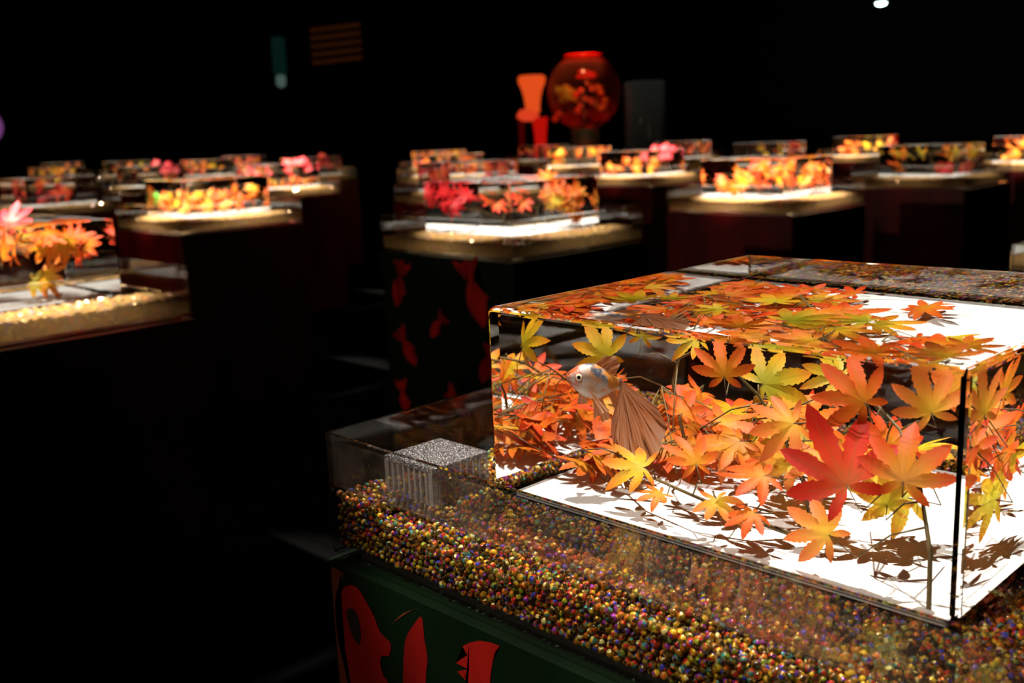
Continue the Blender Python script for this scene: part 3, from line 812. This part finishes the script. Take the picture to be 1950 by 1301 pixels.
def goldfish(pos, fwd, scale, label, group=None, dim=None):
    root = empty('goldfish', pos); tag(root, label, 'goldfish', group)
    F = Vector(fwd).normalized(); S = Vector((0, 0, 1)).cross(F).normalized(); U = F.cross(S)
    m = Matrix((F, S, U)).transposed().to_4x4() @ Matrix.Diagonal((scale, scale, scale, 1)); m.translation = pos
    root.matrix_world = m
    for k, me in FISH.items():
        nm = {'tail_fin_far': 'tail_fin', 'pectoral_l': 'pectoral_fin', 'pectoral_r': 'pectoral_fin', 'pelvic_l': 'pelvic_fin', 'pelvic_r': 'pelvic_fin'}.get(k, k)
        o = receive(obj(nm, me, root))
        if dim: o.material_slots[0].link = 'OBJECT'; o.material_slots[0].material = dim
    for s in (-1, 1):
        e = receive(obj('eye', EYE_ME, root, (.0215, s*.0088, .0030))); e.scale = (.0036, .0022, .0036)
        e.rotation_euler = (0, 0, -s*.35)
    return root
goldfish((-.144, -.140, Z0+.1675), (-.57, -.79, .18), 1.0, 'calico goldfish with orange face and long hanging tail in the nearest tank')

# ---------------------------------------------------------------- the other units
def tank_far_mesh():
    b = rounded_tank(3); bmesh.ops.split_edges(b, edges=b.edges[:])
    return bm_mesh('tank_wall', b, [M['block']], True)
TANK_FAR = tank_far_mesh()
OR = ['orange', 'orange', 'peach', 'yellow', 'flame']
RD = ['crimson', 'crimson', 'red']
# (count, colours, left-right range, depth range, height range)
SPEC = {
 (1, 0): ('hanging orange leaves and a pink one', 'at the left edge, front row', [(40, OR, -1, .98, -.8, .6, .175, .225), (5, ['pink'], -.8, -.1, -.6, 0, .07, .12), (2, OR, .2, .5, -.2, .2, .08, .12), (1, ['pink'], .2, .3, 0, .1, .235, .245)]),
 (1, 1): ('red leaves and a hanging orange spray', 'straight behind the nearest tank', [(9, RD, -.95, -.1, -.5, .5, .14, .225), (2, RD, -.1, .15, -.5, 0, .15, .17), (15, OR, .25, .98, -.5, .3, .12, .25), (3, ['orange'], .6, .9, -.2, .2, .08, .14)]),
 (1, 2): ('thick bright orange leaves', 'third in the row behind the red-leaved tank', [(30, OR, -.95, .95, -.8, .8, .075, .19), (4, OR, -.1, .2, -.3, .3, .19, .22)]),
 (1, 3): ('yellow leaves above a crimson one', 'beyond the bright orange tank', [(14, ['yellow', 'orange', 'lime'], -.9, .95, -.6, .6, .17, .225), (5, RD, 0, .9, -.6, .2, .07, .11), (4, ['orange', 'flame'], -.95, -.6, -.4, .4, .09, .14)]),
 (1, 4): ('dense orange leaves', 'last in its row at the frame edge', [(26, OR, -.95, .95, -.7, .7, .08, .225)]),
 (0, 1): ('a few orange leaves', 'half cut off by the frame', [(6, OR, -.6, .6, -.6, .6, .08, .2)]),
 (2, 1): ('yellow-orange leaves and one green leaf', 'beside the dark gap', [(12, OR, -.7, 0, -.6, .5, .075, .17), (16, OR, .0, .95, -.6, .7, .075, .19), (2, ['green'], -.9, -.75, -.2, .2, .14, .17)]),
 (2, 2): ('deep crimson leaves', 'half hidden behind another', [(14, RD, -.9, .95, -.6, .6, .12, .22), (4, ['flame'], -.9, 0, -.5, .5, .08, .15)]),
 (2, 3): ('pink over orange leaves', 'beside the bright orange tank', [(8, ['pink'], .3, .95, -.5, .4, .20, .245), (14, OR, -.95, .2, -.7, .3, .075, .16)]),
 (2, 4): ('dim crimson leaves', 'behind the bright orange tank', [(7, RD, .2, .95, -.5, .5, .09, .21), (3, ['yellow'], -.2, .1, -.2, .2, .14, .2)]),
 (2, 5): ('glowing orange leaves', 'last of its row, upper right', [(26, OR, -.95, .95, -.7, .7, .07, .21)]),
 (3, 1): ('dark crimson leaves', 'behind the edge tank of hanging leaves', [(14, RD, -.5, .6, -.6, .6, .08, .22)]),
 (3, 2): ('pink leaves breaking the surface', 'behind the tank with one green leaf', [(9, ['pink'], .1, .9, -.5, .4, .19, .25), (14, OR, -.9, .95, -.6, .6, .07, .14), (5, ['pink'], -.9, .3, -.5, .5, .14, .2)]),
 (3, 3): ('orange leaves', 'far behind the red-leaved tank', [(22, OR, -.95, .95, -.7, .7, .09, .23)]),
 (3, 4): ('orange leaves along the glass', 'far behind, below the big globe', [(12, OR, -.98, -.4, -.5, .5, .07, .23), (10, OR, .5, .98, -.5, .5, .07, .23), (5, OR, -.3, .4, -.3, .3, .17, .22)]),
 (3, 5): ('brown-orange leaves', 'half hidden behind the pink-leaved tank', [(16, ['orange', 'flame', 'red'], -.9, .95, -.6, .6, .09, .22)]),
 (4, 2): ('pink leaves above the rim', 'in the distance near the dark edge', [(8, ['pink'], .2, .9, -.5, .5, .2, .26), (5, ['flame'], .3, .9, -.5, .5, .08, .15)]),
 (4, 3): ('dim red and orange leaves', 'in the dark gap of the far rows', [(8, ['orange', 'flame'], -.9, .2, -.5, .5, .1, .2), (9, RD, .1, .9, -.5, .5, .1, .24)]),
 (4, 4): ('amber leaves', 'peeping out beside the far orange tank', [(20, OR, -.9, .95, -.7, .7, .09, .23)]),
 (4, 5): ('dim brown and red leaves', 'far off below the red hourglass vase', [(12, ['flame', 'crimson'], -.9, .9, -.6, .6, .1, .22)]),
 (5, 2): ('faint orange leaves', 'in the far row by the dark edge', [(14, OR, -.9, .9, -.6, .6, .1, .22)]),
 (5, 3): ('orange and pink leaves', 'in the far row above the green leaf', [(14, OR+['pink'], -.9, .9, -.6, .6, .09, .23)]),
 (6, 3): ('dim orange leaves', 'in the farthest row, small', [(12, OR, -.9, .9, -.6, .6, .1, .22)]),
 (6, 4): ('pale orange and pink leaves', 'in the farthest row near the dark gap', [(14, OR+['pink', 'pink'], -.9, .9, -.6, .6, .09, .23)]),
 (7, 3): ('amber leaves', 'farthest toward the dark edge', [(12, OR, -.9, .9, -.6, .6, .1, .22)]),
}
def far_unit(key, idx):
    x, y = UNITS[key]; P = Vector((x, y, Z0)); desc, where, zones = SPEC[key]; rng = random.Random(100+idx)
    g = key == (1, 1)
    pl = obj('display_plinth', PLINTH_G if g else PLINTH_R, None, P)
    tag(pl, ('green plinth with red goldfish prints ' if g else 'dark red printed plinth under the tank ')+where, 'plinth', 'display plinths')
    if g:
        for me in BLOBS: obj('goldfish_print', me, pl)
    tr = obj('acrylic_tray', TRAY_DRY, None, P)
    tag(tr, 'clear acrylic bead tray around the tank '+where, 'tray', 'acrylic trays')
    bd = obj('bead_bed', BED, tr); bd['kind'] = 'stuff'
    tk = cast(obj('acrylic_tank', TANK_FAR, None, P))
    tag(tk, 'clear tank of '+desc+' '+where, 'tank', 'acrylic tanks')
    wp = receive(obj('white_plate', PLATE, None, P)); tag(wp, 'white floor plate inside the tank '+where, 'plate', 'white plates')
    leaves = []; rp = []
    for cnt, cols, s0, s1, q0, q1, z0, z1 in zones:
        for _ in range(cnt):
            s, q = rng.uniform(s0, s1), rng.uniform(q0, q1)
            xx = max(-1, min(1, s*1.15-q*.6))*.172; yy = max(-1, min(1, s*1.15+q*.6))*.172
            size = rng.uniform(.050, .072); z = rng.uniform(z0, z1)
            if z1 < .23: z = min(z, ZT-.02)
            n = Vector((rng.uniform(-.2, .7), rng.uniform(-.9, .2), rng.uniform(.1, .9))); t = Vector((rng.uniform(-1, 1), rng.uniform(-1, 1), rng.uniform(-.5, .7)))
            if z1 > .23: n = Vector((.4, -.4, .3)); t = Vector((rng.uniform(-.4, .4), rng.uniform(-.4, .4), 1))
            leaves.append(((xx, yy, z), size, n, t, rng.choice(cols)))
    mean = Vector((sum(l[0][0] for l in leaves)/len(leaves), sum(l[0][1] for l in leaves)/len(leaves), 0))
    st = Vector((mean.x*.5, mean.y*.5, ZB+.0115))
    pts = [st, Vector((mean.x*.7, mean.y*.7, .10)), Vector((mean.x, mean.y, .15)), Vector((mean.x*1.2, mean.y*1.1, .20))]
    branch(P+st, [p-st for p in pts], [(Vector(l[0])-st, *l[1:]) for l in leaves], rng, 'maple branch with '+desc+' '+where, 'maple branches', off=st)
for idx, key in enumerate(SPEC): far_unit(key, idx)

# ---------------------------------------------------------------- far exhibits
def emit(name, c, s):
    m, nt, out = mat(name); e = N(nt, 'Emission'); e.inputs[0].default_value = (*c, 1); e.inputs[1].default_value = s
    nt.links.new(e.outputs[0], out.inputs[0]); return m
def thin_glass(name, tint, gl=.08, col_=(.4, .05, .03)):
    m, nt, out = mat(name)
    tr = N(nt, 'BsdfTransparent'); tr.inputs[0].default_value = (*tint, 1)
    d = N(nt, 'BsdfPrincipled'); d.inputs['Base Color'].default_value = (*col_, 1); d.inputs['Roughness'].default_value = .1
    lw = N(nt, 'LayerWeight'); lw.inputs[0].default_value = .35
    mr = N(nt, 'MapRange'); mr.inputs[3].default_value = gl; mr.inputs[4].default_value = .7; nt.links.new(lw.outputs['Facing'], mr.inputs[0])
    ms = N(nt, 'MixShader'); nt.links.new(mr.outputs[0], ms.inputs[0]); nt.links.new(tr.outputs[0], ms.inputs[1]); nt.links.new(d.outputs[0], ms.inputs[2])
    nt.links.new(ms.outputs[0], out.inputs[0]); return m
def far_exhibits():
    # globe bowl on a black stand
    G = Vector((-9.709, 10.765, 0)); R_ = .54; zc = 1.86
    root = empty('globe_fishbowl', G); tag(root, 'large round glass fishbowl lit red from above in the far background', 'fishbowl')
    prof = [(R_*math.sin(t), zc-R_*math.cos(t)) for t in [math.radians(12+q*5.2) for q in range(28)]]
    prof += [(R_*.52, zc+R_*.87), (R_*.50, zc+R_*.95)]
    obj('bowl', lathe('bowl', prof, 40, [thin_glass('globe_glass', (.95, .85, .8), .05)]), root)
    obj('rim', lathe('rim', [(R_*.50, zc+R_*.93), (R_*.535, zc+R_*.955), (R_*.50, zc+R_*.98), (R_*.47, zc+R_*.955), (R_*.50, zc+R_*.93)], 32, [principled('red_lit_rim', (.8, .02, .01), .3)]), root)  # red light at the bowl's top put into the rim's colour
    obj('stand', lathe('stand', [(0, 0), (.40, 0), (.40, .05), (.22, .12), (.20, zc-R_*.99), (.14, zc-R_*.975), (0, zc-R_*.975)], 28, [M['black']]), root)
    spot('red_spot', (G.x+.25, G.y-.3, 4.2), (G.x, G.y, zc+.42), 420, 22, .05, (1, .05, .02), .4, False)
    spot('amber_spot', (G.x+1.0, G.y-1.2, 4.2), (G.x-.1, G.y-.1, zc-.15), 260, 22, .05, (1, .75, .3), .4, False)
    rng = random.Random(5)
    lv = []
    for k in range(11): lv.append(((rng.uniform(-.34, -.12), rng.uniform(-.34, -.12), rng.uniform(-.22, .08)), .12, (.6, -.6, .4), (rng.uniform(-1, 1), rng.uniform(-1, 1), 1), 'lime'))
    for k in range(12): lv.append(((rng.uniform(.1, .30), rng.uniform(.1, .30), rng.uniform(-.3, .2)), .11, (.6, -.6, .4), (rng.uniform(-1, 1), rng.uniform(-1, 1), -1), rng.choice(['flame', 'orange'])))
    for k in range(9): lv.append(((rng.uniform(-.2, .2), rng.uniform(-.2, .2), rng.uniform(.24, .40)), .13, (.5, -.5, .8), (rng.uniform(-1, 1), rng.uniform(-1, 1), 0), 'crimson'))
    b0 = Vector((0, 0, -R_*.93))
    branch(G+Vector((0, 0, zc))+b0, [Vector((0, 0, 0)), Vector((0, 0, .3)), Vector((0, 0, .6)), Vector((0, 0, .85))], [(Vector(p)*.78-b0, s*.85, n, t, c) for p, s, n, t, c in lv], rng,
           'large spray of lime, orange and red leaves inside the round far fishbowl', 'maple branches', .01)
    redm = principled('red_goldfish', (.85, .06, .015), .4)
    for p, f_ in (((.10, -.02, .12), (-.7, -.7, .3)), ((.02, -.08, .02), (.7, .7, 0)), ((.06, -.05, -.10), (-.7, -.7, -.2)), ((-.02, -.05, -.19), (.7, .6, .3)), ((-.30, -.28, -.42), (.6, .7, .2))):
        goldfish((G.x+p[0]*.9, G.y+p[1]*.9, zc+max(p[2], -.3)), f_, 1.5, {.12: 'uppermost red goldfish', .02: 'second red goldfish from the top', -.10: 'middle red goldfish', -.19: 'fourth red goldfish from the top', -.42: 'lowest red goldfish'}[p[2]]+' inside the far round bowl', 'red goldfish in the globe', redm)
    # hourglass vase; the lamplight on it is put in as its own glow
    H = Vector((-10.2, 10.18, 0))
    hr = empty('hourglass_vase', H); tag(hr, 'red hourglass-shaped vase with added glow beside the far round fishbowl', 'lamp')
    obj('vase_top', lathe('vase_top', [(.11, 1.60), (.105, 1.68), (.12, 1.80), (.15, 1.92), (.195, 2.02), (.20, 2.09), (.17, 2.12), (0, 2.12)], 24, [emit('red_orange_glow', (1, .10, .015), .75)]), hr)
    obj('collar', lathe('collar', [(0, 1.47), (.10, 1.475), (.165, 1.53), (.155, 1.58), (.11, 1.64)], 24, [emit('red_glow', (1, .07, .02), .7)]), hr, (-.05, -.05, 0))
    for q, (dx, r1) in enumerate(((.10, .115), (-.17, .05))):
        v, f = [], []; tube(v, f, [(dx*.7, dx*.7, 1.52), (dx*.72, dx*.72, 1.25), (dx*.75, dx*.75, .03)], [r1, r1*.75, r1*.35], 12)
        obj('leg', mesh_from('leg', v, f, [emit('deep_red_glow', (.8, .008, .004), .55 if q == 0 else .06)], smooth=True), hr)  # uneven light on the legs put into their glow
    obj('base', lathe('base', [(0, 0), (.28, 0), (.28, .03), (0, .03)], 24, [M['black']]), hr)
    # tall glass cylinder, barely lit
    C = Vector((-9.05, 11.35, 0))
    cr = empty('glass_column', C); tag(cr, 'tall grey glass column standing in the dark beside the far round fishbowl', 'glass column')
    obj('column', lathe('column', [(.29, .9), (.30, .92), (.30, 1.95), (.28, 1.97), (.27, 1.95), (.27, .93)], 32, [thin_glass('grey_glass', (.9, .92, .9), .15, (.35, .36, .34))]), cr)
    obj('pedestal', lathe('pedestal', [(0, 0), (.34, 0), (.34, .88), (.29, .90), (0, .90)], 32, [M['black']]), cr)
    spot('column_spot', (C.x+.5, C.y-.6, 4.2), (C.x, C.y, 1.4), 25, 22, .05, (.9, 1, .9), .4, False)
    # slatted amber lantern and teal tube hanging from the ceiling, violet globe lamp
    Lp = Vector((-12.34, 8.31, 0)); ln = empty('slatted_lantern', Lp); tag(ln, 'dim amber slatted lantern hanging high above the far tanks', 'lantern')
    am = emit('dim_amber', (.6, .14, .02), .03)
    for k in range(5):
        b = box_bm(-.37, .37, -.02, .02, -.03, .03, .008, 1); o = obj('slat', bm_mesh('slat', b, [am]), ln, (0, 0, 2.46+.115*k)); o.rotation_euler = (0, math.radians(-4), math.radians(45))
    v, f = [], []; tube(v, f, [(0, 0, 2.4), (0, 0, RH)], [.012, .012]); obj('rod', mesh_from('rod', v, f, [M['black']]), ln)
    T = Vector((-12.9, 7.68, 0)); tt = empty('tube_lamp', T); tag(tt, 'dim teal tube lamp hanging in the dark upper background', 'lamp')
    v, f = [], []; tube(v, f, [(0, 0, 2.28), (0, 0, 2.30), (0, 0, 2.80), (0, 0, 2.82)], [.05, .10, .10, .05], 16); obj('tube', mesh_from('tube', v, f, [emit('teal_glow', (.05, .30, .25), .03)], smooth=True), tt)
    v, f = [], []; tube(v, f, [(0, 0, 2.10), (0, 0, 2.14), (0, 0, 2.26), (0, 0, 2.28)], [.02, .07, .07, .04], 16); obj('bulb', mesh_from('bulb', v, f, [emit('pale_teal_glow', (.45, .7, .6), .12)], smooth=True), tt)
    v, f = [], []; tube(v, f, [(0, 0, 2.82), (0, 0, RH)], [.008, .008]); obj('cord', mesh_from('cord', v, f, [M['black']]), tt)
    V = Vector((-14.735, 4.095, 0)); vr = empty('violet_globe_lamp', V); tag(vr, 'violet globe lamp cut off by the frame edge in the dark', 'lamp')
    obj('globe', lathe('globe', [(.24*math.sin(t), 1.68-.24*math.cos(t)) for t in [math.radians(4+q*8.6) for q in range(21)]], 28, [emit('violet_glow', (.55, .16, .62), .25)]), vr)
    obj('stand', lathe('stand', [(0, 0), (.18, 0), (.18, .03), (.03, .06), (.03, 1.43), (.10, 1.45), (0, 1.45)], 20, [M['black']]), vr)
    # the ceiling spotlight in view
    S = Vector((-4.33, 9.0, 0)); sr = empty('ceiling_spotlight', S); tag(sr, 'small bright white ceiling spotlight at the top of the frame', 'spotlight')
    obj('housing', lathe('housing', [(.055, 2.40), (.062, 2.41), (.062, 2.60), (.03, 2.63), (0, 2.63)], 20, [M['black']]), sr)
    obj('lens', lathe('lens', [(0, 2.375), (.04, 2.382), (.058, 2.41)], 20, [emit('lamp_lens', (.75, 1, .85), 14)]), sr)
    v, f = [], []; tube(v, f, [(0, 0, 2.62), (0, 0, RH)], [.01, .01]); obj('rod', mesh_from('rod', v, f, [M['black']]), sr)
far_exhibits()
